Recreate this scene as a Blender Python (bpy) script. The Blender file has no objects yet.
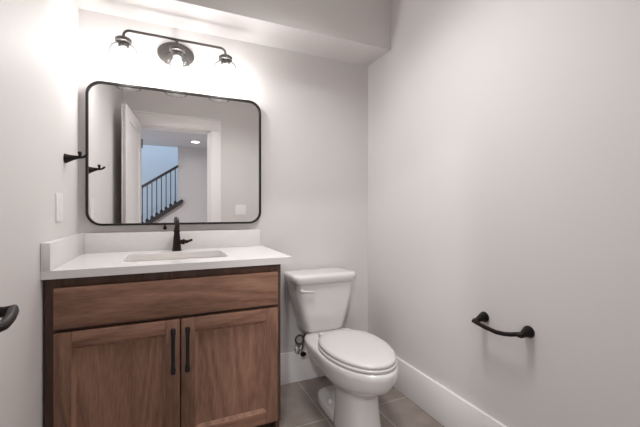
import bpy, bmesh, math, random
from mathutils import Vector, Matrix
random.seed(4)
PI = math.pi
S = bpy.context.scene
COL = S.collection

# ------------------------------------------------------------------ camera
cam_data = bpy.data.cameras.new('camera')
cam = bpy.data.objects.new('camera', cam_data)
COL.objects.link(cam)
S.camera = cam
cam.location = (0.408, -2.068, 1.0955)
cam.rotation_euler = (PI / 2, 0, -math.radians(24.0565))
cam_data.sensor_fit = 'HORIZONTAL'
cam_data.sensor_width = 36.0
cam_data.lens = 342.1 / 640 * 36.0
cam_data.shift_y = -3.16 / 640
cam_data.clip_start = 0.02

# ------------------------------------------------------------------ world, lights, exposure
W = bpy.data.worlds.new('world')
S.world = W
W.use_nodes = True
WB = W.node_tree.nodes['Background']
WB.inputs[0].default_value = (0.60, 0.77, 1.0, 1)
WB.inputs[1].default_value = 1.65
S.view_settings.view_transform = 'Standard'
S.view_settings.look = 'None'
S.view_settings.gamma = 1
S.view_settings.exposure = 0.05
try:
    S.cycles.use_denoising = True
    S.cycles.diffuse_bounces = 8
    S.cycles.max_bounces = 16
    S.cycles.transparent_max_bounces = 16
    S.cycles.sample_clamp_indirect = 6
except Exception:
    pass
BULB_STRENGTH = 112.0
FILL_STRENGTH = 2.0
HALL_STRENGTH = 12.0


def area(name, loc, size, power, spread, col=(1, 0.985, 0.975)):
    d = bpy.data.lights.new(name, 'AREA')
    d.shape = 'DISK'
    d.size = size
    d.energy = power
    d.spread = math.radians(spread)
    d.color = col
    o = bpy.data.objects.new(name, d)
    COL.objects.link(o)
    o.location = loc
    return o


# added room fill, the hall downlight, added near hall fill, all shining straight down
area('ceiling_fill', (0.95, -0.98, 2.53), 0.50, 11.4, 122)
area('hall_lamp', (0.91, -5.08, 2.425), 0.16, 2.0, 160)
area('hall_fill_near', (-0.25, -3.25, 2.425), 0.20, 55.0, 170)


# ------------------------------------------------------------------ materials
def mat(name, col, rough=0.5, metal=0.0, spec=0.5, bump=None, var=None, coat=0.0):
    m = bpy.data.materials.new(name)
    m.use_nodes = True
    nt = m.node_tree
    b = nt.nodes['Principled BSDF']
    b.inputs['Base Color'].default_value = (*col, 1)
    b.inputs['Roughness'].default_value = rough
    b.inputs['Metallic'].default_value = metal
    b.inputs['Specular IOR Level'].default_value = spec
    if coat:
        b.inputs['Coat Weight'].default_value = coat
        b.inputs['Coat Roughness'].default_value = 0.08
    tc = nt.nodes.new('ShaderNodeTexCoord')
    if var:
        n = nt.nodes.new('ShaderNodeTexNoise')
        n.inputs['Scale'].default_value = var[0]
        n.inputs['Detail'].default_value = 4
        nt.links.new(tc.outputs['Object'], n.inputs['Vector'])
        r = nt.nodes.new('ShaderNodeValToRGB')
        k = var[1]
        r.color_ramp.elements[0].position = 0.3
        r.color_ramp.elements[1].position = 0.7
        r.color_ramp.elements[0].color = (*[c * (1 - k) for c in col], 1)
        r.color_ramp.elements[1].color = (*[min(1, c * (1 + k)) for c in col], 1)
        nt.links.new(n.outputs['Fac'], r.inputs['Fac'])
        nt.links.new(r.outputs['Color'], b.inputs['Base Color'])
    if bump:
        n = nt.nodes.new('ShaderNodeTexNoise')
        n.inputs['Scale'].default_value = bump[0]
        n.inputs['Detail'].default_value = 3
        nt.links.new(tc.outputs['Object'], n.inputs['Vector'])
        bp = nt.nodes.new('ShaderNodeBump')
        bp.inputs['Strength'].default_value = bump[1]
        bp.inputs['Distance'].default_value = 0.002
        nt.links.new(n.outputs['Fac'], bp.inputs['Height'])
        nt.links.new(bp.outputs['Normal'], b.inputs['Normal'])
    return m


def emit_mat(name, col, strength):
    m = bpy.data.materials.new(name)
    m.use_nodes = True
    nt = m.node_tree
    nt.nodes.remove(nt.nodes['Principled BSDF'])
    e = nt.nodes.new('ShaderNodeEmission')
    e.inputs[0].default_value = (*col, 1)
    e.inputs[1].default_value = strength
    nt.links.new(e.outputs[0], nt.nodes['Material Output'].inputs[0])
    return m


def thin_glass(name, tint=(0.97, 0.975, 0.98)):
    m = bpy.data.materials.new(name)
    m.use_nodes = True
    nt = m.node_tree
    nt.nodes.remove(nt.nodes['Principled BSDF'])
    t = nt.nodes.new('ShaderNodeBsdfTransparent')
    t.inputs[0].default_value = (*tint, 1)
    g = nt.nodes.new('ShaderNodeBsdfGlossy')
    g.inputs['Roughness'].default_value = 0.08
    lw = nt.nodes.new('ShaderNodeLayerWeight')
    lw.inputs['Blend'].default_value = 0.5
    pw = nt.nodes.new('ShaderNodeMath')
    pw.operation = 'POWER'
    pw.inputs[1].default_value = 4.0
    nt.links.new(lw.outputs['Facing'], pw.inputs[0])
    sc = nt.nodes.new('ShaderNodeMath')
    sc.operation = 'MULTIPLY_ADD'
    sc.inputs[1].default_value = 0.35
    sc.inputs[2].default_value = 0.03
    nt.links.new(pw.outputs[0], sc.inputs[0])
    mx = nt.nodes.new('ShaderNodeMixShader')
    nt.links.new(sc.outputs[0], mx.inputs[0])
    # longer path through the wall of the glass near its outline
    edge = nt.nodes.new('ShaderNodeMath')
    edge.operation = 'POWER'
    edge.inputs[1].default_value = 2.2
    nt.links.new(lw.outputs['Facing'], edge.inputs[0])
    cm = nt.nodes.new('ShaderNodeMix')
    cm.data_type = 'RGBA'
    nt.links.new(edge.outputs[0], cm.inputs['Factor'])
    cm.inputs['A'].default_value = (*tint, 1)
    cm.inputs['B'].default_value = (0.03, 0.032, 0.034, 1)
    nt.links.new(cm.outputs['Result'], t.inputs[0])
    nt.links.new(t.outputs[0], mx.inputs[1])
    nt.links.new(g.outputs[0], mx.inputs[2])
    nt.links.new(mx.outputs[0], nt.nodes['Material Output'].inputs[0])
    return m


def wood_mat(name, axis, dark=1.0):
    """stained hardwood with the grain along the given axis (0 x, 2 z)"""
    m = bpy.data.materials.new(name)
    m.use_nodes = True
    nt = m.node_tree
    N, L = nt.nodes, nt.links
    b = N['Principled BSDF']
    b.inputs['Roughness'].default_value = 0.42
    b.inputs['Specular IOR Level'].default_value = 0.35
    tc = N.new('ShaderNodeTexCoord')
    mp = N.new('ShaderNodeMapping')
    oi = N.new('ShaderNodeObjectInfo')
    add = N.new('ShaderNodeVectorMath')
    add.operation = 'ADD'
    mul = N.new('ShaderNodeVectorMath')
    mul.operation = 'SCALE'
    mul.inputs[0].default_value = (3.1, 1.7, 5.3)
    L.new(oi.outputs['Random'], mul.inputs['Scale'])
    L.new(tc.outputs['Object'], add.inputs[0])
    L.new(mul.outputs[0], add.inputs[1])
    sc = [1.0, 1.0, 1.0]
    sc[axis] = 0.14
    mp.inputs['Scale'].default_value = sc
    L.new(add.outputs[0], mp.inputs['Vector'])
    big = N.new('ShaderNodeTexNoise')
    big.inputs['Scale'].default_value = 5.0
    big.inputs['Detail'].default_value = 2
    big.inputs['Distortion'].default_value = 0.6
    L.new(mp.outputs[0], big.inputs['Vector'])
    rings = N.new('ShaderNodeMath')
    rings.operation = 'MULTIPLY'
    rings.inputs[1].default_value = 14.0
    L.new(big.outputs['Fac'], rings.inputs[0])
    fr = N.new('ShaderNodeMath')
    fr.operation = 'PINGPONG'
    fr.inputs[1].default_value = 1.0
    L.new(rings.outputs[0], fr.inputs[0])
    fine = N.new('ShaderNodeTexNoise')
    fine.inputs['Scale'].default_value = 130.0
    fine.inputs['Detail'].default_value = 5
    L.new(mp.outputs[0], fine.inputs['Vector'])
    mx = N.new('ShaderNodeMath')
    mx.operation = 'MULTIPLY_ADD'
    mx.inputs[1].default_value = 0.30
    L.new(fr.outputs[0], mx.inputs[0])
    f2 = N.new('ShaderNodeMath')
    f2.operation = 'MULTIPLY'
    f2.inputs[1].default_value = 0.70
    L.new(fine.outputs['Fac'], f2.inputs[0])
    L.new(f2.outputs[0], mx.inputs[2])
    ramp = N.new('ShaderNodeValToRGB')
    ramp.color_ramp.elements[0].position = 0.15
    ramp.color_ramp.elements[1].position = 0.85
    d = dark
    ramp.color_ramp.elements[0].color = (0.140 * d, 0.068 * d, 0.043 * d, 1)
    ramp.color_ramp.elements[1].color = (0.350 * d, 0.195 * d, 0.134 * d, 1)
    L.new(mx.outputs[0], ramp.inputs['Fac'])
    L.new(ramp.outputs['Color'], b.inputs['Base Color'])
    bp = N.new('ShaderNodeBump')
    bp.inputs['Strength'].default_value = 0.12
    bp.inputs['Distance'].default_value = 0.001
    L.new(fine.outputs['Fac'], bp.inputs['Height'])
    L.new(bp.outputs['Normal'], b.inputs['Normal'])
    return m


def tile_mat():
    m = bpy.data.materials.new('floor_tile')
    m.use_nodes = True
    nt = m.node_tree
    N, L = nt.nodes, nt.links
    b = N['Principled BSDF']
    tc = N.new('ShaderNodeTexCoord')
    mp = N.new('ShaderNodeMapping')
    # tile columns run along y: swap x and y so that the brick rows follow x
    mp.inputs['Rotation'].default_value = (0, 0, PI / 2)
    L.new(tc.outputs['Object'], mp.inputs['Vector'])
    br = N.new('ShaderNodeTexBrick')
    br.offset = 0.0
    br.inputs['Scale'].default_value = 1.0
    br.inputs['Brick Width'].default_value = 0.60
    br.inputs['Row Height'].default_value = 0.2945
    br.inputs['Mortar Size'].default_value = 0.0028
    br.inputs['Mortar Smooth'].default_value = 0.1
    br.inputs['Bias'].default_value = 0.0
    br.inputs['Color1'].default_value = (0.225, 0.187, 0.166, 1)
    br.inputs['Color2'].default_value = (0.255, 0.212, 0.189, 1)
    br.inputs['Mortar'].default_value = (0.43, 0.385, 0.35, 1)
    # after the rotation brick-x = -y, brick-y = x : joints wanted at y=-0.44 and x=1.17
    mp.inputs['Location'].default_value = (0.16, 0.008, 0)
    L.new(mp.outputs[0], br.inputs['Vector'])
    n = N.new('ShaderNodeTexNoise')
    n.inputs['Scale'].default_value = 9
    n.inputs['Detail'].default_value = 6
    L.new(tc.outputs['Object'], n.inputs['Vector'])
    r = N.new('ShaderNodeMapRange')
    r.inputs['From Min'].default_value = 0.3
    r.inputs['From Max'].default_value = 0.7
    r.inputs['To Min'].default_value = 0.82
    r.inputs['To Max'].default_value = 1.15
    L.new(n.outputs['Fac'], r.inputs['Value'])
    mx = N.new('ShaderNodeVectorMath')
    mx.operation = 'SCALE'
    L.new(br.outputs['Color'], mx.inputs[0])
    L.new(r.outputs[0], mx.inputs['Scale'])
    L.new(mx.outputs[0], b.inputs['Base Color'])
    b.inputs['Roughness'].default_value = 0.45
    bp = N.new('ShaderNodeBump')
    bp.invert = True
    bp.inputs['Strength'].default_value = 0.3
    bp.inputs['Distance'].default_value = 0.002
    L.new(br.outputs['Fac'], bp.inputs['Height'])
    L.new(bp.outputs['Normal'], b.inputs['Normal'])
    return m


M_WALL = mat('wall_paint', (0.655, 0.632, 0.622), 0.6, spec=0.3, bump=(260, 0.06))
M_HALLWALL = mat('hall_paint', (0.60, 0.57, 0.56), 0.7, spec=0.3)
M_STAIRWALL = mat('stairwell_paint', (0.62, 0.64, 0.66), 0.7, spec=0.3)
M_CEIL = mat('ceiling_paint', (0.70, 0.66, 0.635), 0.8, spec=0.2)
M_HALLCEIL = mat('hall_ceiling_paint', (0.66, 0.64, 0.64), 0.8, spec=0.2)
M_TRIM = mat('white_trim_paint', (0.80, 0.775, 0.765), 0.35)
M_QUARTZ = mat('white_quartz', (0.71, 0.69, 0.68), 0.22, var=(60, 0.02))
M_PORC = mat('white_porcelain', (0.66, 0.64, 0.63), 0.12, coat=0.5)
M_SEAT = mat('white_plastic', (0.61, 0.585, 0.58), 0.25)
M_SINK = mat('sink_porcelain', (0.78, 0.745, 0.72), 0.15, coat=0.4)
M_BRONZE = mat('dark_bronze', (0.014, 0.010, 0.009), 0.36, metal=0.5, spec=0.3)
M_BLACK = mat('matte_black', (0.012, 0.012, 0.013), 0.4, metal=0.3)
M_FRAME = mat('black_frame', (0.02, 0.017, 0.015), 0.35, metal=0.4)
M_FIXTURE = mat('aged_bronze', (0.13, 0.12, 0.112), 0.42, metal=0.85)
M_CHROME = mat('chrome', (0.75, 0.75, 0.76), 0.12, metal=1.0)
M_DULL = mat('dull_braid', (0.14, 0.135, 0.13), 0.4, metal=0.8, var=(400, 0.4))
M_PLATE = mat('switch_plastic', (0.82, 0.80, 0.785), 0.3)
M_DARKWOOD = mat('dark_rail_wood', (0.022, 0.016, 0.015), 0.4, var=(30, 0.2))
M_IRON = mat('black_iron', (0.010, 0.010, 0.013), 0.5, metal=0.4)
M_WOODX = wood_mat('stained_wood_across', 0)
M_WOODZ = wood_mat('stained_wood_upright', 2, 0.82)
M_WOODP = wood_mat('stained_wood_panel', 2, 1.02)
M_WOODF_SHADED = wood_mat('stained_wood_frame_shaded', 2, 0.36)  # shade behind the cabinet fronts baked in as darker wood colour
M_TOE = mat('toe_kick_dark', (0.035, 0.02, 0.014), 0.6)
M_TILE = tile_mat()
M_HALLFLOOR = mat('hall_floor', (0.52, 0.44, 0.38), 0.5, var=(8, 0.15))
M_GLASS = thin_glass('clear_glass')
M_BULB = emit_mat('lit_bulb', (1.0, 0.975, 0.955), BULB_STRENGTH)
M_FILL = emit_mat('fill_glow', (1.0, 0.965, 0.935), FILL_STRENGTH)
M_HALLLAMP = emit_mat('lit_downlight', (1.0, 0.96, 0.95), HALL_STRENGTH)
M_MIRROR = mat('silvered_mirror', (0.93, 0.93, 0.93), 0.0, metal=1.0)
M_CAULK = mat('dark_gap', (0.02, 0.015, 0.012), 0.8)


# ------------------------------------------------------------------ mesh helpers
def box(bm, x0, x1, y0, y1, z0, z1, bev=0.0, seg=2):
    r = bmesh.ops.create_cube(bm, size=1.0)
    vs = r['verts']
    for v in vs:
        v.co = Vector(((x0 + x1) / 2 + v.co.x * (x1 - x0), (y0 + y1) / 2 + v.co.y * (y1 - y0),
                       (z0 + z1) / 2 + v.co.z * (z1 - z0)))
    if bev > 0:
        es = list({e for v in vs for e in v.link_edges})
        bmesh.ops.bevel(bm, geom=es, offset=bev, segments=seg, affect='EDGES', profile=0.5)
    return vs


def rings_to_mesh(bm, rings, cap0=True, cap1=True, close=True):
    vr = [[bm.verts.new(p) for p in r] for r in rings]
    n = len(vr[0])
    for a, b in zip(vr[:-1], vr[1:]):
        for i in range(n if close else n - 1):
            j = (i + 1) % n
            bm.faces.new((a[i], a[j], b[j], b[i]))
    if cap0:
        bm.faces.new(list(reversed(vr[0])))
    if cap1:
        bm.faces.new(vr[-1])


def tube(bm, pts, radii, n=16, flat=None, cap=True):
    """swept tube; radii one number or one per point; flat=(a,b) scales the two section axes"""
    pts = [Vector(p) for p in pts]
    if not isinstance(radii, (list, tuple)):
        radii = [radii] * len(pts)
    ref = None
    rings = []
    for i, p in enumerate(pts):
        if i == 0:
            t = pts[1] - pts[0]
        elif i == len(pts) - 1:
            t = pts[-1] - pts[-2]
        else:
            t = (pts[i + 1] - p).normalized() + (p - pts[i - 1]).normalized()
        t.normalize()
        if ref is None:
            ref = Vector((0, 0, 1)) if abs(t.z) < 0.9 else Vector((1, 0, 0))
        u = (ref - t * ref.dot(t)).normalized()
        w = t.cross(u)
        ref = u
        fa, fb = flat if flat else (1, 1)
        rings.append([p + u * (math.cos(2 * PI * k / n) * radii[i] * fa) + w * (math.sin(2 * PI * k / n) * radii[i] * fb)
                      for k in range(n)])
    rings_to_mesh(bm, rings, cap, cap)


def lathe(bm, prof, c=(0, 0, 0), axis='z', n=32, sx=1.0, sy=1.0, cap0=True, cap1=True):
    """prof: list of (radius, height) turned about the axis through c"""
    c = Vector(c)
    rings = []
    for r, h in prof:
        ring = []
        for k in range(n):
            a = 2 * PI * k / n
            u, v = math.cos(a) * r * sx, math.sin(a) * r * sy
            if axis == 'z':
                q = Vector((u, v, h))
            elif axis == 'x':
                q = Vector((h, u, v))
            else:
                q = Vector((v, h, u))
            ring.append(c + q)
        rings.append(ring)
    rings_to_mesh(bm, rings, cap0, cap1)


def arc(cx, cy, r, a0, a1, n=8):
    return [(cx + r * math.cos(math.radians(a0 + (a1 - a0) * i / n)), cy + r * math.sin(math.radians(a0 + (a1 - a0) * i / n)))
            for i in range(n + 1)]


def rrect(x0, x1, y0, y1, r, n=8):
    return (arc(x1 - r, y0 + r, r, -90, 0, n) + arc(x1 - r, y1 - r, r, 0, 90, n)
            + arc(x0 + r, y1 - r, r, 90, 180, n) + arc(x0 + r, y0 + r, r, 180, 270, n))


def ring_solid(bm, outer, inner, lo, hi, to3):
    """solid slab between two outlines of equal point count; to3(u, v, h) gives the 3D point"""
    n = len(outer)
    oa = [bm.verts.new(to3(u, v, lo)) for u, v in outer]
    ob = [bm.verts.new(to3(u, v, hi)) for u, v in outer]
    ia = [bm.verts.new(to3(u, v, lo)) for u, v in inner]
    ib = [bm.verts.new(to3(u, v, hi)) for u, v in inner]
    for i in range(n):
        j = (i + 1) % n
        bm.faces.new((oa[i], oa[j], ob[j], ob[i]))
        bm.faces.new((ia[j], ia[i], ib[i], ib[j]))
        bm.faces.new((ob[i], ob[j], ib[j], ib[i]))
        bm.faces.new((oa[j], oa[i], ia[i], ia[j]))


def prism(bm, poly, lo, hi, to3):
    a = [bm.verts.new(to3(u, v, lo)) for u, v in poly]
    b = [bm.verts.new(to3(u, v, hi)) for u, v in poly]
    n = len(poly)
    bm.faces.new(list(reversed(a)))
    bm.faces.new(b)
    for i in range(n):
        j = (i + 1) % n
        bm.faces.new((a[i], a[j], b[j], b[i]))


XZ = lambda u, v, h: Vector((u, h, v))
XY = lambda u, v, h: Vector((u, v, h))
YZ = lambda u, v, h: Vector((h, u, v))


def wloc(o):
    p = Vector((0, 0, 0))
    while o:
        p += o.location
        o = o.parent
    return p


def obj(name, bm, m, parent=None, smooth=True, origin=None, sharp=35):
    """link the bmesh (built in world coordinates) as ONE mesh object"""
    bmesh.ops.recalc_face_normals(bm, faces=bm.faces[:])
    me = bpy.data.meshes.new(name)
    base = wloc(parent) if parent else Vector((0, 0, 0))
    o3 = Vector(origin) if origin else base
    bmesh.ops.translate(bm, verts=bm.verts[:], vec=-o3)
    if smooth:
        for f in bm.faces:
            f.smooth = True
        for e in bm.edges:
            if len(e.link_faces) == 2 and e.calc_face_angle(0) > math.radians(sharp):
                e.smooth = False
    bm.to_mesh(me)
    bm.free()
    me.materials.append(m)
    o = bpy.data.objects.new(name, me)
    COL.objects.link(o)
    if parent:
        o.parent = parent
    o.location = o3 - base
    return o


def thing(name, label, cat, loc=(0, 0, 0), group=None):
    o = bpy.data.objects.new(name, None)
    o.empty_display_size = 0.05
    COL.objects.link(o)
    o.location = loc
    o['label'] = label
    o['category'] = cat
    if group:
        o['group'] = group
    return o


def tag(o, label, cat, group=None):
    o['label'] = label
    o['category'] = cat
    if group:
        o['group'] = group
    return o


def struct(name, bm, m, label, smooth=False, parent=None):
    o = obj(name, bm, m, parent, smooth=smooth)
    if parent is None:
        o['kind'] = 'structure'
        o['label'] = label
        o['category'] = name.split('_')[0]
    return o


B = bmesh.new

# ------------------------------------------------------------------ the room
RW, RD, RH = 1.702, 1.94, 2.60       # width, depth (door wall), ceiling height
SOF_Z, SOF_D = 2.112, 0.27
DO0, DO1, DOZ = 0.136, 0.850, 1.978    # door opening
HALL_Y, HALL_H = -5.74, 2.435

bm = B(); box(bm, -0.12, RW + 0.12, -2.06, 0.12, -0.06, 0)
struct('floor', bm, M_TILE, 'taupe rectangular tile floor of the powder room')
bm = B(); box(bm, -0.12, RW + 0.12, -2.06, 0.12, RH, RH + 0.08)
struct('ceiling', bm, M_CEIL, 'painted ceiling of the powder room')
bm = B(); box(bm, -0.12, RW + 0.12, 0, 0.12, 0, RH)
struct('wall_back', bm, M_WALL, 'greige wall behind the vanity and toilet')
bm = B(); box(bm, -0.12, 0, -2.06, 0, 0, RH)
struct('wall_left', bm, M_WALL, 'greige wall left of the vanity')
bm = B(); box(bm, RW, RW + 0.12, -2.06, 0, 0, RH)
struct('wall_right', bm, M_WALL, 'greige wall right of the toilet')
bm = B()
prism(bm, [(0, 0), (DO0, 0), (DO0, DOZ), (DO1, DOZ), (DO1, 0), (RW, 0), (RW, RH), (0, RH)], -2.06, -RD, XZ)
struct('wall_front', bm, M_WALL, 'greige wall with the doorway, seen in the mirror')
bm = B(); box(bm, 0, RW, -SOF_D, 0, SOF_Z, RH)
struct('trim_1', bm, M_WALL, 'dropped greige soffit across the top of the vanity wall')

# baseboards: flat board with an eased top edge
def baseboard(name, label, x0, x1, y0, y1, h=0.195):
    bm = B(); box(bm, x0, x1, y0, y1, 0, h, 0.003, 2)
    struct(name, bm, M_TRIM, label, smooth=True)


baseboard('baseboard_back', 'tall white baseboard behind the toilet', 0.893, RW - 0.015, -0.015, 0)
baseboard('baseboard_right', 'tall white baseboard along the right wall', RW - 0.015, RW, -RD + 0.015, 0)
baseboard('baseboard_left', 'tall white baseboard along the left wall', 0, 0.015, -RD + 0.015, -0.56)
baseboard('baseboard_front', 'tall white baseboard right of the doorway', DO1 + 0.109, RW, -RD, -RD + 0.015)

# door casing (both sides), jamb lining and stop
bm = B()
for ya, yb in ((-RD, -RD + 0.019), (-2.06 - 0.019, -2.06)):
    box(bm, DO0 - 0.122, DO0 + 0.004, ya, yb, 0, DOZ, 0.002)
    box(bm, DO1 - 0.004, DO1 + 0.108, ya, yb, 0, DOZ, 0.002)
    box(bm, DO0 - 0.127, DO1 + 0.112, ya, yb + (0.004 if ya > -2 else 0), DOZ - 0.004, DOZ + 0.116, 0.002)
    box(bm, DO0 - 0.132, DO1 + 0.119, ya - (0.008 if ya < -2 else 0), yb + (0.010 if ya > -2 else 0), DOZ + 0.116, DOZ + 0.132, 0.002)
box(bm, DO0 - 0.001, DO0 + 0.018, -2.06, -RD, 0, DOZ, 0.001)
box(bm, DO1 - 0.018, DO1 + 0.001, -2.06, -RD, 0, DOZ, 0.001)
box(bm, DO0, DO1, -2.06, -RD, DOZ - 0.018, DOZ + 0.001, 0.001)
box(bm, DO1 - 0.030, DO1 - 0.016, -2.02, -1.985, 0, DOZ - 0.018, 0.001)
struct('trim_2', bm, M_TRIM, 'white door casing with flat header, seen in the mirror', smooth=True)

# ------------------------------------------------------------------ the hall behind the camera, seen in the mirror
bm = B(); box(bm, -2.6, 2.6, HALL_Y - 1.4, -2.06, -0.06, -0.002)
struct('floor_hall', bm, M_HALLFLOOR, 'floor of the hall outside the door')
bm = B(); box(bm, -2.6, 2.6, HALL_Y - 0.1, -2.06, HALL_H, HALL_H + 0.1)
struct('ceiling_hall', bm, M_HALLCEIL, 'grey hall ceiling seen through the doorway in the mirror')
bm = B()
prism(bm, [(-1.15, 0), (2.6, 0), (2.6, HALL_H), (0.613, HALL_H), (0.613, 1.22)], HALL_Y - 0.1, HALL_Y, XZ)
struct('wall_hall', bm, M_HALLWALL, 'grey hall wall stepping down under the stair railing, in the mirror')
bm = B(); box(bm, -2.6, 0.9, HALL_Y - 1.5, HALL_Y - 1.4, 0, 4.6)
struct('wall_stairwell', bm, M_STAIRWALL, 'stairwell wall in bluish daylight, seen in the mirror')
bm = B(); box(bm, 0.9, 1.0, HALL_Y - 1.5, HALL_Y - 0.1, 0, 4.6)
struct('wall_stairwell_side', bm, M_STAIRWALL, 'side wall of the stairwell')
bm = B(); box(bm, 2.6, 2.7, HALL_Y - 0.1, -2.06, 0, HALL_H)
struct('wall_hall_right', bm, M_HALLWALL, 'right side wall of the hall')
bm = B()
box(bm, -2.6, -0.12, -2.06, -1.96, 0, HALL_H)
box(bm, RW + 0.12, 2.6, -2.06, -1.96, 0, HALL_H)
struct('wall_hall_front', bm, M_HALLWALL, 'hall wall on either side of the powder room')

# stair railing in the hall
RY = HALL_Y + 0.03
rail = thing('stair_railing', 'dark stair railing with black iron balusters, seen in the mirror through the doorway', 'railing', (0.2, RY, 0.9))
hs = lambda x: 1.597 + (x + 0.058) * 0.671      # top of handrail
bs = lambda x: 0.862 + (x - 0.014) * 0.70       # top of the sloping curb
XL = -0.75
bm = B()
prism(bm, [(XL, hs(XL) - 0.06), (0.612, hs(0.612) - 0.06), (0.612, hs(0.612)), (XL, hs(XL))], RY - 0.03, RY + 0.03, XZ)
bmesh.ops.bevel(bm, geom=bm.edges[:], offset=0.01, segments=2, affect='EDGES')
obj('handrail', bm, M_DARKWOOD, rail)
bm = B()
prism(bm, [(XL, bs(XL) - 0.10), (0.68, bs(0.68) - 0.10), (0.72, bs(0.68) - 0.03), (0.68, bs(0.68)), (XL, bs(XL))], HALL_Y, RY + 0.06, XZ)
obj('sloping_curb', bm, M_DARKWOOD, rail)
for k in range(10):
    x = -0.225 + 0.0872 * k
    bm = B()
    box(bm, x - 0.0085, x + 0.0085, RY - 0.0085, RY + 0.0085, bs(x) - 0.02, hs(x) - 0.03)
    lathe(bm, [(0.03, bs(x) - 0.02), (0.028, bs(x) + 0.03), (0.012, bs(x) + 0.055)], (x, RY, 0), n=12)
    obj('baluster', bm, M_IRON, rail)

def downlight(loc, label, m, r=0.060):
    t = thing('ceiling_downlight', label, 'ceiling light', loc)
    x, y, z = loc
    bm = B(); lathe(bm, [(r, z), (r + 0.02, z - 0.004), (r + 0.022, z), ], (x, y, 0), n=40, cap0=False, cap1=False)
    obj('trim_ring', bm, M_TRIM, t)
    bm = B(); lathe(bm, [(r, z - 0.001), (r * 0.96, z - 0.003)], (x, y, 0), n=40)
    obj('lens', bm, m, t)
    return t


downlight((0.91, -5.08, HALL_H), 'round recessed light in the hall ceiling, reflected in the mirror', M_HALLLAMP)
downlight((-0.25, -3.25, HALL_H), 'added round hall fill light out of sight behind the camera, nearer the door', M_HALLLAMP)  # unseen, added to throw fill through the doorway

# added flush fill light for the powder room, unseen above the frame
cl = thing('added_ceiling_fill', 'added round fill light on the powder room ceiling, out of view', 'ceiling light', (0.95, -0.95, RH))
bm = B(); lathe(bm, [(0.27, RH), (0.27, RH - 0.03), (0.255, RH - 0.035), (0.255, RH)], (0.95, -0.95, 0), n=48, cap0=False, cap1=False)
obj('rim', bm, M_TRIM, cl)
bm = B(); lathe(bm, [(0.254, RH - 0.012), (0.252, RH - 0.036), (0.20, RH - 0.052), (0.10, RH - 0.06), (0.01, RH - 0.062)], (0.95, -0.95, 0), n=48)
obj('diffuser', bm, M_FILL, cl)

# ------------------------------------------------------------------ door leaf opened against the left wall
hinge = Vector((DO0 + 0.014, -RD + 0.03, 0))
free = Vector((0.083, -1.205, 0))
dv = (free - hinge).normalized()
LW = (free - hinge).length
nrm = Vector((dv.y, -dv.x, 0))            # towards the room (+x)
def leaf(u, v, h):                          # u along the leaf, v height, h out of the leaf towards the room
    return hinge + dv * u + nrm * h + Vector((0, 0, v))


DH = 1.975
bm = B()
prism(bm, [(0, 0.012), (LW, 0.012), (LW, DH), (0, DH)], -0.011, 0.011, leaf)
for u0, u1, v0, v1 in ((0, 0.105, 0.012, DH), (LW - 0.105, LW, 0.012, DH), (0.1, LW - 0.1, DH - 0.115, DH),
                       (0.1, LW - 0.1, 0.012, 0.23), (0.1, LW - 0.1, 0.86, 0.98)):
    prism(bm, [(u0, v0), (u1, v0), (u1, v1), (u0, v1)], -0.0175, 0.0175, leaf)
door = struct('door_1', bm, M_TRIM, 'white panelled door standing open against the left wall')
for v in (0.22, 1.0, 1.78):
    bm = B(); tube(bm, [leaf(-0.006, v - 0.045, 0.02), leaf(-0.006, v + 0.045, 0.02)], 0.007, 12)
    obj('hinge', bm, M_BRONZE, door)
# lever handle: rosette, neck, curved lever towards the hinge side
bm = B()
hu = LW - 0.062
hz = 0.910
rp = leaf(hu, hz, 0.017)
tube(bm, [leaf(hu, hz, 0.0165), leaf(hu, hz, 0.022), leaf(hu, hz, 0.027), leaf(hu, hz, 0.032)], [0.033, 0.033, 0.029, 0.016], 32)
tube(bm, [leaf(hu, hz, 0.028), leaf(hu, hz, 0.046), leaf(hu, hz + 0.002, 0.060)], [0.013, 0.0095, 0.009], 20)
tube(bm, [leaf(hu + 0.007, hz + 0.004, 0.059), leaf(hu - 0.012, hz + 0.002, 0.062), leaf(hu - 0.035, hz - 0.004, 0.063),
          leaf(hu - 0.065, hz - 0.008, 0.062), leaf(hu - 0.09, hz - 0.006, 0.058), leaf(hu - 0.112, hz + 0.003, 0.054)],
     [0.0065, 0.0088, 0.009, 0.0085, 0.008, 0.006], 20)
obj('lever_handle', bm, M_BRONZE, door)

# ------------------------------------------------------------------ vanity cabinet
VX0, VX1, VY = 0.0055, 0.888, -0.545
van = thing('vanity_cabinet', 'dark brown stained wood vanity cabinet with two doors under the white countertop', 'cabinet', (0.445, -0.28, 0))
ZB, ZT = 0.122, 0.8495
bm = B()
box(bm, VX0, VX0 + 0.018, VY + 0.019, -0.001, 0.0, ZT)           # sides
box(bm, VX1 - 0.018, VX1, VY + 0.019, -0.001, 0.0, ZT)
box(bm, VX0 + 0.018, VX1 - 0.018, VY + 0.019, -0.001, ZB, ZB + 0.018)   # floor of the cabinet
box(bm, VX0 + 0.018, VX1 - 0.018, -0.013, -0.001, ZB, ZT)
obj('carcass', bm, M_WOODF_SHADED, van, smooth=False)
bm = B()
fy0, fy1 = VY, VY + 0.019
box(bm, VX0, VX0 + 0.042, fy0, fy1, ZB, ZT, 0.001)
box(bm, VX1 - 0.042, VX1, fy0, fy1, ZB, ZT, 0.001)
box(bm, VX0 + 0.042, VX1 - 0.042, fy0, fy1, ZT - 0.05, ZT, 0.001)
box(bm, VX0 + 0.042, VX1 - 0.042, fy0, fy1, ZB, ZB + 0.04, 0.001)
box(bm, VX0 + 0.042, VX1 - 0.042, fy0, fy1, 0.64, 0.68, 0.001)
obj('face_frame', bm, M_WOODF_SHADED, van)
bm = B(); box(bm, VX0 + 0.018, VX1 - 0.018, -0.475, -0.46, 0, ZB)
obj('toe_kick', bm, M_TOE, van, smooth=False)
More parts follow.
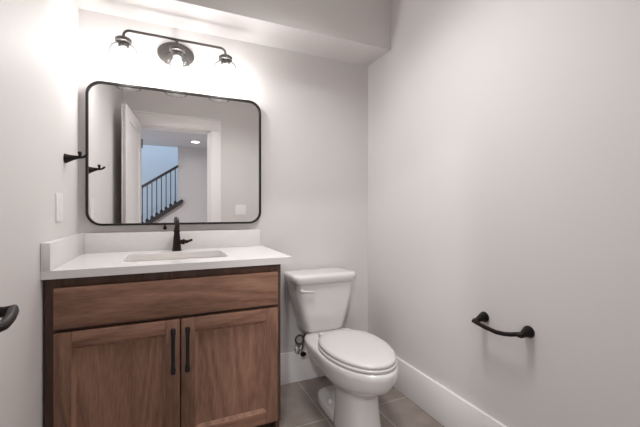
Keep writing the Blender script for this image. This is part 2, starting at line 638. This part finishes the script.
# slab false drawer front
PY0, PY1 = VY - 0.0205, VY - 0.0005
bm = B(); box(bm, 0.036, 0.870, PY0, PY1, 0.667, 0.815, 0.003)
obj('drawer_front', bm, M_WOODX, van)
# two recessed panel doors
def cab_door(x0, x1, z0, z1, hx):
    st, bv = 0.054, 0.013
    bm = B(); box(bm, x0 + st + 0.004, x1 - st - 0.004, PY0 + 0.0125, PY1 - 0.001, z0 + st + 0.004, z1 - st - 0.004)
    d = obj('door', bm, M_WOODP, van, smooth=False)
    for a0, a1 in ((x0, x0 + st), (x1 - st, x1)):
        bm = B(); box(bm, a0, a1, PY0, PY1, z0, z1, 0.0025)
        obj('stile', bm, M_WOODZ, d)
    for c0, c1 in ((z0, z0 + st), (z1 - st, z1)):
        bm = B(); box(bm, x0 + st, x1 - st, PY0, PY1, c0, c1, 0.0015)
        obj('rail', bm, M_WOODX, d)
    bm = B()
    # bevelled inner sticking running down to the recessed panel
    o = [(x0 + st - 0.0005, z0 + st - 0.0005), (x1 - st + 0.0005, z0 + st - 0.0005), (x1 - st + 0.0005, z1 - st + 0.0005), (x0 + st - 0.0005, z1 - st + 0.0005)]
    i = [(x0 + st + bv, z0 + st + bv), (x1 - st - bv, z0 + st + bv), (x1 - st - bv, z1 - st - bv), (x0 + st + bv, z1 - st - bv)]
    va = [bm.verts.new((u, PY0 + 0.002, v)) for u, v in o]
    vb = [bm.verts.new((u, PY0 + 0.013, v)) for u, v in i]
    for k in range(4):
        j = (k + 1) % 4
        bm.faces.new((va[k], va[j], vb[j], vb[k]))
    obj('sticking', bm, M_WOODP, d, smooth=False)
    # bar pull with flared ends
    bm = B()
    za, zb = 0.447, 0.625
    yb = PY0 - 0.030
    tube(bm, [(hx, yb, za), (hx, yb, za + 0.006), (hx, yb, za + 0.018), (hx, yb, za + 0.03), (hx, yb, zb - 0.03),
              (hx, yb, zb - 0.018), (hx, yb, zb - 0.006), (hx, yb, zb)],
         [0.0075, 0.0098, 0.0094, 0.0072, 0.0072, 0.0094, 0.0098, 0.0075], 16)
    for z in (za + 0.014, zb - 0.014):
        tube(bm, [(hx, PY0 + 0.001, z), (hx, PY0 - 0.006, z), (hx, yb, z)], [0.0085, 0.006, 0.0055], 14)
    h = obj('handle', bm, M_BLACK, d)
    h['label'] = 'black bar pull'


cab_door(0.036, 0.4555, 0.136, 0.653, 0.429)
cab_door(0.4595, 0.870, 0.136, 0.653, 0.483)

# ------------------------------------------------------------------ countertop with splashes, sink, faucet
CX1, CY, CZ = 0.9370, -0.569, 0.880
top = thing('countertop', 'white quartz vanity countertop with backsplash and a sink cutout', 'countertop', (0.465, -0.285, 0.85))
HX0, HX1, HY0, HY1, HR = 0.236, 0.670, -0.440, -0.166, 0.025
inner = rrect(HX0, HX1, HY0, HY1, HR, 6)
def to_outer(i, n):
    q = n // 4
    k, f = i // q, (i % q) / (q - 1)
    xm, ym = (HX0 + HX1) / 2, (HY0 + HY1) / 2
    if k == 0:   # lower right corner
        return (HX1, CY) if f < 0.34 else ((CX1, CY) if f < 0.67 else (CX1, HY0))
    if k == 1:
        return (CX1, HY1) if f < 0.34 else ((CX1, -0.001) if f < 0.67 else (HX1, -0.001))
    if k == 2:
        return (HX0, -0.001) if f < 0.34 else ((0.001, -0.001) if f < 0.67 else (0.001, HY1))
    return (0.001, HY0) if f < 0.34 else ((0.001, CY) if f < 0.67 else (HX0, CY))


outer = [to_outer(i, len(inner)) for i in range(len(inner))]
bm = B()
ring_solid(bm, outer, inner, 0.850, CZ, XY)
bmesh.ops.remove_doubles(bm, verts=bm.verts[:], dist=1e-5)
obj('slab', bm, M_QUARTZ, top, sharp=25)
bm = B(); box(bm, 0.0286, 0.9206, -0.0286, -0.001, CZ, 0.980, 0.0015)
obj('backsplash', bm, M_QUARTZ, top)
bm = B(); box(bm, 0.001, 0.0285, CY, -0.001, CZ, 0.980, 0.0015)
obj('side_splash', bm, M_QUARTZ, top)

sink = thing('sink', 'white rectangular undermount sink set into the countertop', 'sink', (0.46, -0.30, 0.72))
def sink_ring(dx, z, r):
    return [Vector((u, v, z)) for u, v in rrect(HX0 - 0.006 + dx, HX1 + 0.006 - dx, HY0 - 0.006 + dx, HY1 + 0.006 - dx, r, 6)]


bm = B()
rings_to_mesh(bm, [sink_ring(-0.02, 0.8495, .04), sink_ring(0, 0.8495, .03), sink_ring(0.003, 0.84, .03), sink_ring(0.010, 0.76, .035),
                   sink_ring(0.022, 0.735, .045), sink_ring(0.05, 0.727, .05), sink_ring(0.10, 0.724, .03)], False, True)
b_ = obj('basin', bm, M_SINK, sink, sharp=60)
sm = b_.modifiers.new('thickness', 'SOLIDIFY'); sm.thickness = 0.008; sm.offset = -1
bm = B(); lathe(bm, [(0.024, 0.7245), (0.024, 0.727), (0.016, 0.7275), (0.014, 0.7255), (0.002, 0.7255)], (0.46, -0.28, 0), n=28)
obj('drain', bm, M_BRONZE, sink)

fx, fy = 0.4545, -0.088
fau = thing('faucet', 'dark bronze single handle faucet behind the sink', 'faucet', (fx, fy, CZ))
bm = B()
lathe(bm, [(0.0245, CZ), (0.0245, CZ + 0.004), (0.0225, CZ + 0.008), (0.0205, CZ + 0.03), (0.0175, CZ + 0.065), (0.0145, CZ + 0.095),
           (0.0142, CZ + 0.100), (0.0165, CZ + 0.102), (0.0165, CZ + 0.108), (0.0138, CZ + 0.111), (0.0115, CZ + 0.125), (0.0105, CZ + 0.14)], (fx, fy, 0), n=32)
obj('body', bm, M_BRONZE, fau)
bm = B()
# arch forward, towards the basin
fw = [(fx, fy, CZ + 0.128)]
for i in range(0, 12):
    a = math.radians(180 - 14.5 * i)
    fw.append((fx, fy - 0.048 * (1 + math.cos(a)), CZ + 0.134 + 0.034 * math.sin(a)))
fw.append((fx, fw[-1][1] - 0.004, fw[-1][2] - 0.018))
tube(bm, fw, [0.0105] * (len(fw) - 3) + [0.0100, 0.0105, 0.0115], 18)
obj('spout', bm, M_BRONZE, fau)
bm = B()
lz = CZ + 0.046
tube(bm, [(fx + 0.012, fy, lz), (fx + 0.028, fy, lz), (fx + 0.036, fy - 0.001, lz + 0.001), (fx + 0.040, fy - 0.001, lz + 0.001)], [0.0125, 0.0125, 0.0165, 0.011], 20)
tube(bm, [(fx + 0.038, fy - 0.001, lz + 0.001), (fx + 0.05, fy - 0.003, lz + 0.002), (fx + 0.062, fy - 0.004, lz + 0.005), (fx + 0.072, fy - 0.005, lz + 0.009),
          (fx + 0.078, fy - 0.006, lz + 0.011)], [0.010, 0.0095, 0.0060, 0.0068, 0.0045], 16)
obj('lever', bm, M_BRONZE, fau)

# ------------------------------------------------------------------ mirror
mir = thing('wall_mirror', 'large rounded rectangle mirror with a thin black frame above the vanity', 'mirror', (0.48, -0.002, 1.02))
MX0, MX1, MZ0, MZ1 = 0.034, 0.928, 1.0165, 1.7535
bm = B()
ring_solid(bm, rrect(MX0, MX1, MZ0, MZ1, 0.072, 12), rrect(MX0 + 0.011, MX1 - 0.011, MZ0 + 0.011, MZ1 - 0.011, 0.061, 12), -0.001, -0.029, XZ)
obj('frame', bm, M_FRAME, mir)
bm = B()
prism(bm, rrect(MX0 + 0.0105, MX1 - 0.0105, MZ0 + 0.0105, MZ1 - 0.0105, 0.0615, 12), -0.004, -0.020, XZ)
obj('mirror_glass', bm, M_MIRROR, mir, smooth=False)
bm = B(); lathe(bm, [(0.009, -0.001), (0.0095, -0.012), (0.007, -0.018)], (0.3965, 0, 0.9985), axis='y', n=16)
box(bm, 0.393, 0.400, -0.010, -0.002, 1.0, 1.018)
obj('clip', bm, M_BRONZE, mir)

# ------------------------------------------------------------------ vanity light
LY = -0.140
vl = thing('vanity_light', 'three bulb bronze vanity light with clear glass jars above the mirror', 'wall light', (0.4525, 0, 1.96))
bm = B()
lathe(bm, [(1.0, -0.0005), (1.0, -0.010), (0.96, -0.016), (0.80, -0.020), (0.30, -0.022), (0.05, -0.022)], (0.4525, 0, 1.960), axis='y', n=56, sx=0.066, sy=0.0955)
obj('back_plate', bm, M_FIXTURE, vl)
bm = B()
BZ = 1.983
xs = (0.2115, 0.4550, 0.7000)
rc = 0.028
pts = [(xs[0], LY, BZ - 0.05), (xs[0], LY, BZ - rc)]
pts += [(xs[0] + rc - rc * math.cos(math.radians(a)), LY, BZ - rc + rc * math.sin(math.radians(a))) for a in (22, 45, 68, 90)]
pts += [(xs[2] - rc + rc * math.sin(math.radians(a)), LY, BZ - rc + rc * math.cos(math.radians(a))) for a in (0, 22, 45, 68, 90)]
pts += [(xs[2], LY, BZ - 0.05)]
tube(bm, pts, 0.0065, 14)
tube(bm, [(xs[1], LY, BZ), (xs[1], LY, BZ - 0.05)], 0.0065, 14)
tube(bm, [(0.4525, -0.018, 1.985), (0.4525, -0.05, 1.990), (0.4525, LY, BZ)], [0.013, 0.008, 0.0075], 14)
obj('bar', bm, M_FIXTURE, vl)
for x in xs:
    bm = B()
    lathe(bm, [(0.010, 1.9430), (0.030, 1.9410), (0.0365, 1.9350), (0.0365, 1.9210), (0.033, 1.9200), (0.024, 1.9170), (0.024, 1.8960), (0.019, 1.8910)], (x, LY, 0), n=32)
    sk = obj('socket', bm, M_FIXTURE, vl)
    bm = B()
    prof = [(0.031, 1.9200), (0.033, 1.9130), (0.040, 1.9060), (0.054, 1.8970), (0.060, 1.8860), (0.0605, 1.8510), (0.0605, 1.7910), (0.0605, 1.7760)]
    lathe(bm, prof, (x, LY, 0), n=40, cap0=False, cap1=False)
    # thickened lip at the open bottom
    lathe(bm, [(0.0605, 1.7780), (0.062, 1.7760), (0.0605, 1.7740), (0.059, 1.7760), (0.0605, 1.7780)], (x, LY, 0), n=40, cap0=False, cap1=False)
    obj('glass_jar', bm, M_GLASS, sk)
    bm = B()
    lathe(bm, [(0.012, 1.8930), (0.014, 1.8840), (0.021, 1.8710), (0.0235, 1.8560), (0.0225, 1.8360), (0.017, 1.8160), (0.008, 1.8060), (0.001, 1.8040)], (x, LY, 0), n=24)
    bu = obj('bulb', bm, M_BULB, sk)
    bu['label'] = 'glowing bulb'

# ------------------------------------------------------------------ toilet
TX = 1.283
toi = thing('toilet', 'white two piece toilet with closed lid standing between the vanity and right wall', 'toilet', (TX, -0.40, 0))


def egg(z, db, df, hw, dm=None, eb=2.4, ef=2.0, n=48):
    """egg outline: db, df distances of back and front from the wall, hw half width"""
    if dm is None:
        dm = db + (df - db) * 0.42
    r = []
    for k in range(n):
        a = 2 * PI * k / n
        c, s = math.cos(a), math.sin(a)
        e = ef if c > 0 else eb
        u = math.copysign(abs(c) ** (2 / e), c)
        v = math.copysign(abs(s) ** (2 / e), s)
        d = dm + u * ((df - dm) if c > 0 else (dm - db))
        r.append(Vector((TX + hw * v, -d, z)))
    return r


def rr3(z, hw, db, df, r, n=8):
    return [Vector((u, v, z)) for u, v in rrect(TX - 0.013 - hw, TX - 0.013 + hw, -df, -db, r, n)]


bm = B()
# front column flaring into the bowl
rings_to_mesh(bm, [egg(0.0, .44, .715, .100, eb=3, ef=2.6), egg(0.012, .44, .717, .101, eb=3, ef=2.6), egg(0.05, .445, .705, .097, eb=3, ef=2.6), egg(0.12, .45, .692, .092, eb=3, ef=2.6),
                   egg(0.19, .445, .686, .091, eb=3, ef=2.5), egg(0.215, .43, .692, .097, eb=2.8, ef=2.3), egg(0.232, .40, .715, .114), egg(0.252, .35, .757, .140), egg(0.28, .275, .798, .162, dm=.50, eb=2.8), egg(0.315, .225, .820, .175, dm=.50, eb=3.6),
                   egg(0.345, .195, .828, .180, dm=.50, eb=4.2), egg(0.366, .19, .829, .181, dm=.50, eb=4.4), egg(0.374, .195, .824, .177, dm=.50, eb=4.4), egg(0.377, .21, .805, .165, dm=.50, eb=4.4)])
# trapway and rear foot
rings_to_mesh(bm, [egg(0.0, .195, .62, .092, eb=2.8, ef=3.5), egg(0.022, .195, .62, .092, eb=2.8, ef=3.5), egg(0.036, .202, .61, .086, eb=2.8, ef=3.5), egg(0.044, .22, .59, .074, eb=2.6, ef=3.5),
                   egg(0.052, .29, .55, .046), egg(0.12, .36, .54, .036), egg(0.20, .34, .52, .040), egg(0.25, .29, .50, .056), egg(0.29, .20, .48, .080, eb=3), egg(0.325, .09, .44, .104, eb=4), egg(0.350, .040, .42, .112, eb=5), egg(0.372, .035, .40, .112, eb=5)])
# flange shoulder running forward along the floor
bowl = obj('bowl', bm, M_PORC, toi, sharp=50)
bm = B()
lathe(bm, [(0.013, 0.055), (0.013, 0.068), (0.009, 0.076), (0.002, 0.078)], (TX - 0.070, -0.40, 0), n=16)
bc = obj('bolt_cap', bm, M_PORC, toi)
bm = B()
rings_to_mesh(bm, [egg(0.3785, .332, .813, .168), egg(0.382, .330, .817, .171), egg(0.390, .330, .817, .171), egg(0.393, .332, .813, .168)])
obj('seat', bm, M_SEAT, toi, sharp=50)
bm = B()
rings_to_mesh(bm, [egg(0.3955, .332, .806, .163), egg(0.399, .330, .811, .167), egg(0.407, .330, .811, .167), egg(0.413, .333, .805, .163), egg(0.417, .345, .788, .150), egg(0.4195, .38, .73, .11), egg(0.42, .44, .62, .06)])
lid = obj('seat_lid', bm, M_SEAT, toi, sharp=60)
for s in (-1, 1):
    bm = B(); box(bm, TX + s * 0.075 - 0.022, TX + s * 0.075 + 0.022, -0.338, -0.300, 0.3765, 0.406, 0.006, 3)
    obj('seat_hinge', bm, M_SEAT, toi)
bm = B()
rings_to_mesh(bm, [rr3(0.375, .110, .045, .215, .045), rr3(0.380, .122, .040, .226, .05), rr3(0.395, .130, .036, .232, .05), rr3(0.50, .158, .033, .236, .045),
                   rr3(0.60, .181, .030, .238, .04), rr3(0.667, .192, .030, .238, .04)])
obj('tank', bm, M_PORC, toi, sharp=50)
bm = B()
rings_to_mesh(bm, [rr3(0.6665, .200, .020, .246, .045), rr3(0.672, .208, .016, .254, .055), rr3(0.702, .209, .016, .256, .055), rr3(0.713, .206, .018, .253, .055),
                   rr3(0.718, .198, .024, .245, .05), rr3(0.7195, .16, .05, .21, .03)])
obj('tank_lid', bm, M_PORC, toi, sharp=60)
bm = B()
lathe(bm, [(0.013, -0.236), (0.013, -0.246), (0.010, -0.249)], (TX - 0.172, 0, 0.632), axis='y', n=20)
tube(bm, [(TX - 0.176, -0.250, 0.632), (TX - 0.152, -0.257, 0.631), (TX - 0.122, -0.260, 0.629), (TX - 0.100, -0.260, 0.627)], [0.0095, 0.0085, 0.0075, 0.006], 14, flat=(0.75, 0.9))
obj('flush_lever', bm, M_SEAT, toi)

# supply stop with braided hose
sv = thing('water_supply_valve', 'small chrome shutoff valve with looped hose on the wall beside the toilet', 'valve', (1.176, 0, 0.206))
vx, vz = 1.176, 0.206
bm = B(); lathe(bm, [(0.030, -0.0155), (0.030, -0.018), (0.020, -0.024), (0.009, -0.026)], (vx, 0, vz), axis='y', n=28)
e_ = obj('escutcheon', bm, M_CHROME, sv)
bm = B()
tube(bm, [(vx, -0.020, vz), (vx, -0.085, vz)], 0.008, 14)
tube(bm, [(vx, -0.050, vz), (vx, -0.074, vz)], 0.0115, 6)
tube(bm, [(vx, -0.078, vz - 0.006), (vx, -0.078, vz + 0.028)], [0.010, 0.008], 14)
obj('valve_body', bm, M_CHROME, sv)
bm = B(); lathe(bm, [(0.006, -0.085), (0.017, -0.090), (0.018, -0.097), (0.012, -0.100)], (vx, 0, vz), axis='y', n=20, sx=0.75, sy=1.1)
obj('valve_handle', bm, M_BRONZE, sv)
bm = B()
hp = [(vx, -0.078, vz + 0.024), (vx + 0.002, -0.078, vz + 0.05), (vx + 0.002, -0.080, vz + 0.075)]
for i in range(0, 15):
    a = math.radians(i * 26)
    hp.append((vx - 0.023 + 0.027 * math.cos(a), -0.082 - 0.0012 * i, vz + 0.092 + 0.025 * math.sin(a)))
hp += [(vx + 0.004, -0.10, vz + 0.118), (vx + 0.008, -0.105, vz + 0.14), (vx + 0.012, -0.11, vz + 0.160)]
tube(bm, hp, 0.0062, 10)
lathe(bm, [(0.011, vz + 0.144), (0.013, vz + 0.149), (0.013, 0.3735)], (vx + 0.012, -0.11, 0), n=14)
obj('supply_hose', bm, M_DULL, sv)

# ------------------------------------------------------------------ bath hardware
tp = thing('toilet_paper_holder', 'empty dark bronze paper holder on the right wall past the toilet', 'toilet paper holder', (RW, -1.08, 0.62))
for yy, s in ((-0.973, 1), (-1.178, -1)):
    bm = B()
    xo = RW - 0.0
    tube(bm, [(RW - 0.0005, yy, 0.620), (RW - 0.006, yy, 0.620), (RW - 0.012, yy, 0.6195), (RW - 0.030, yy, 0.617), (RW - 0.048, yy, 0.612), (RW - 0.0605 if s > 0 else RW - 0.053, yy + 0.010, 0.608 if s > 0 else 0.6115)],
         [0.0235, 0.0235, 0.0205, 0.0145, 0.0105, 0.0082], 24)
    obj('post', bm, M_BRONZE, tp)
bm = B()
tube(bm, [(RW - 0.060, -0.962, 0.607), (RW - 0.061, -0.985, 0.605), (RW - 0.062, -1.03, 0.599), (RW - 0.063, -1.08, 0.596), (RW - 0.062, -1.115, 0.600), (RW - 0.060, -1.145, 0.607), (RW - 0.042, -1.177, 0.6165)],
     [0.0075, 0.0088, 0.0088, 0.0088, 0.0088, 0.0088, 0.0085], 18)
obj('bar', bm, M_BRONZE, tp)

hk = thing('robe_hook', 'dark bronze double robe hook on the left wall beside the mirror', 'hook', (0, -0.256, 1.322))
bm = B()
tube(bm, [(0.0005, -0.256, 1.322), (0.005, -0.256, 1.322), (0.010, -0.256, 1.323), (0.028, -0.256, 1.326), (0.046, -0.256, 1.329), (0.056, -0.256, 1.330)],
     [0.021, 0.021, 0.0185, 0.012, 0.0075, 0.0065], 24)
obj('post', bm, M_BRONZE, hk)
bm = B()
tube(bm, [(0.050, -0.256, 1.329), (0.056, -0.256, 1.334), (0.056, -0.256, 1.343), (0.055, -0.256, 1.350), (0.055, -0.256, 1.355)], [0.0065, 0.0062, 0.0062, 0.0085, 0.0055], 16)
tube(bm, [(0.050, -0.256, 1.329), (0.062, -0.256, 1.3295), (0.072, -0.256, 1.333), (0.079, -0.256, 1.340), (0.082, -0.256, 1.345)], [0.0062, 0.0055, 0.0055, 0.006, 0.0045], 16)
obj('prongs', bm, M_BRONZE, hk)


# ------------------------------------------------------------------ switches
def switch_plate(name, label, to3, w, h, rockers, depth=0.006):
    t = thing(name, label, 'light switch', tuple(to3(0, 0, 0)))
    bm = B()
    prism(bm, rrect(-w / 2, w / 2, -h / 2, h / 2, 0.006, 4), 0.0005, depth - 0.0015, to3)
    prism(bm, rrect(-w / 2 + 0.002, w / 2 - 0.002, -h / 2 + 0.002, h / 2 - 0.002, 0.005, 4), depth - 0.0015, depth, to3)
    obj('plate', bm, M_PLATE, t)
    for u in rockers:
        bm = B()
        prism(bm, rrect(u - 0.0165, u + 0.0165, -0.033, 0.033, 0.002, 3), depth, depth + 0.002, to3)
        bm.verts.ensure_lookup_table()
        obj('rocker', bm, M_PLATE, t, smooth=False)
    return t


switch_plate('light_switch', 'single white rocker light switch on the left wall above the countertop', lambda u, v, h: Vector((h, -0.348 + u, 1.108 + v)), 0.09, 0.117, (0,))
switch_plate('light_switch', 'double white rocker light switch beside the doorway, seen in the mirror', lambda u, v, h: Vector((1.178 + u, -RD + h, 1.102 + v)), 0.118, 0.117, (-0.023, 0.023))
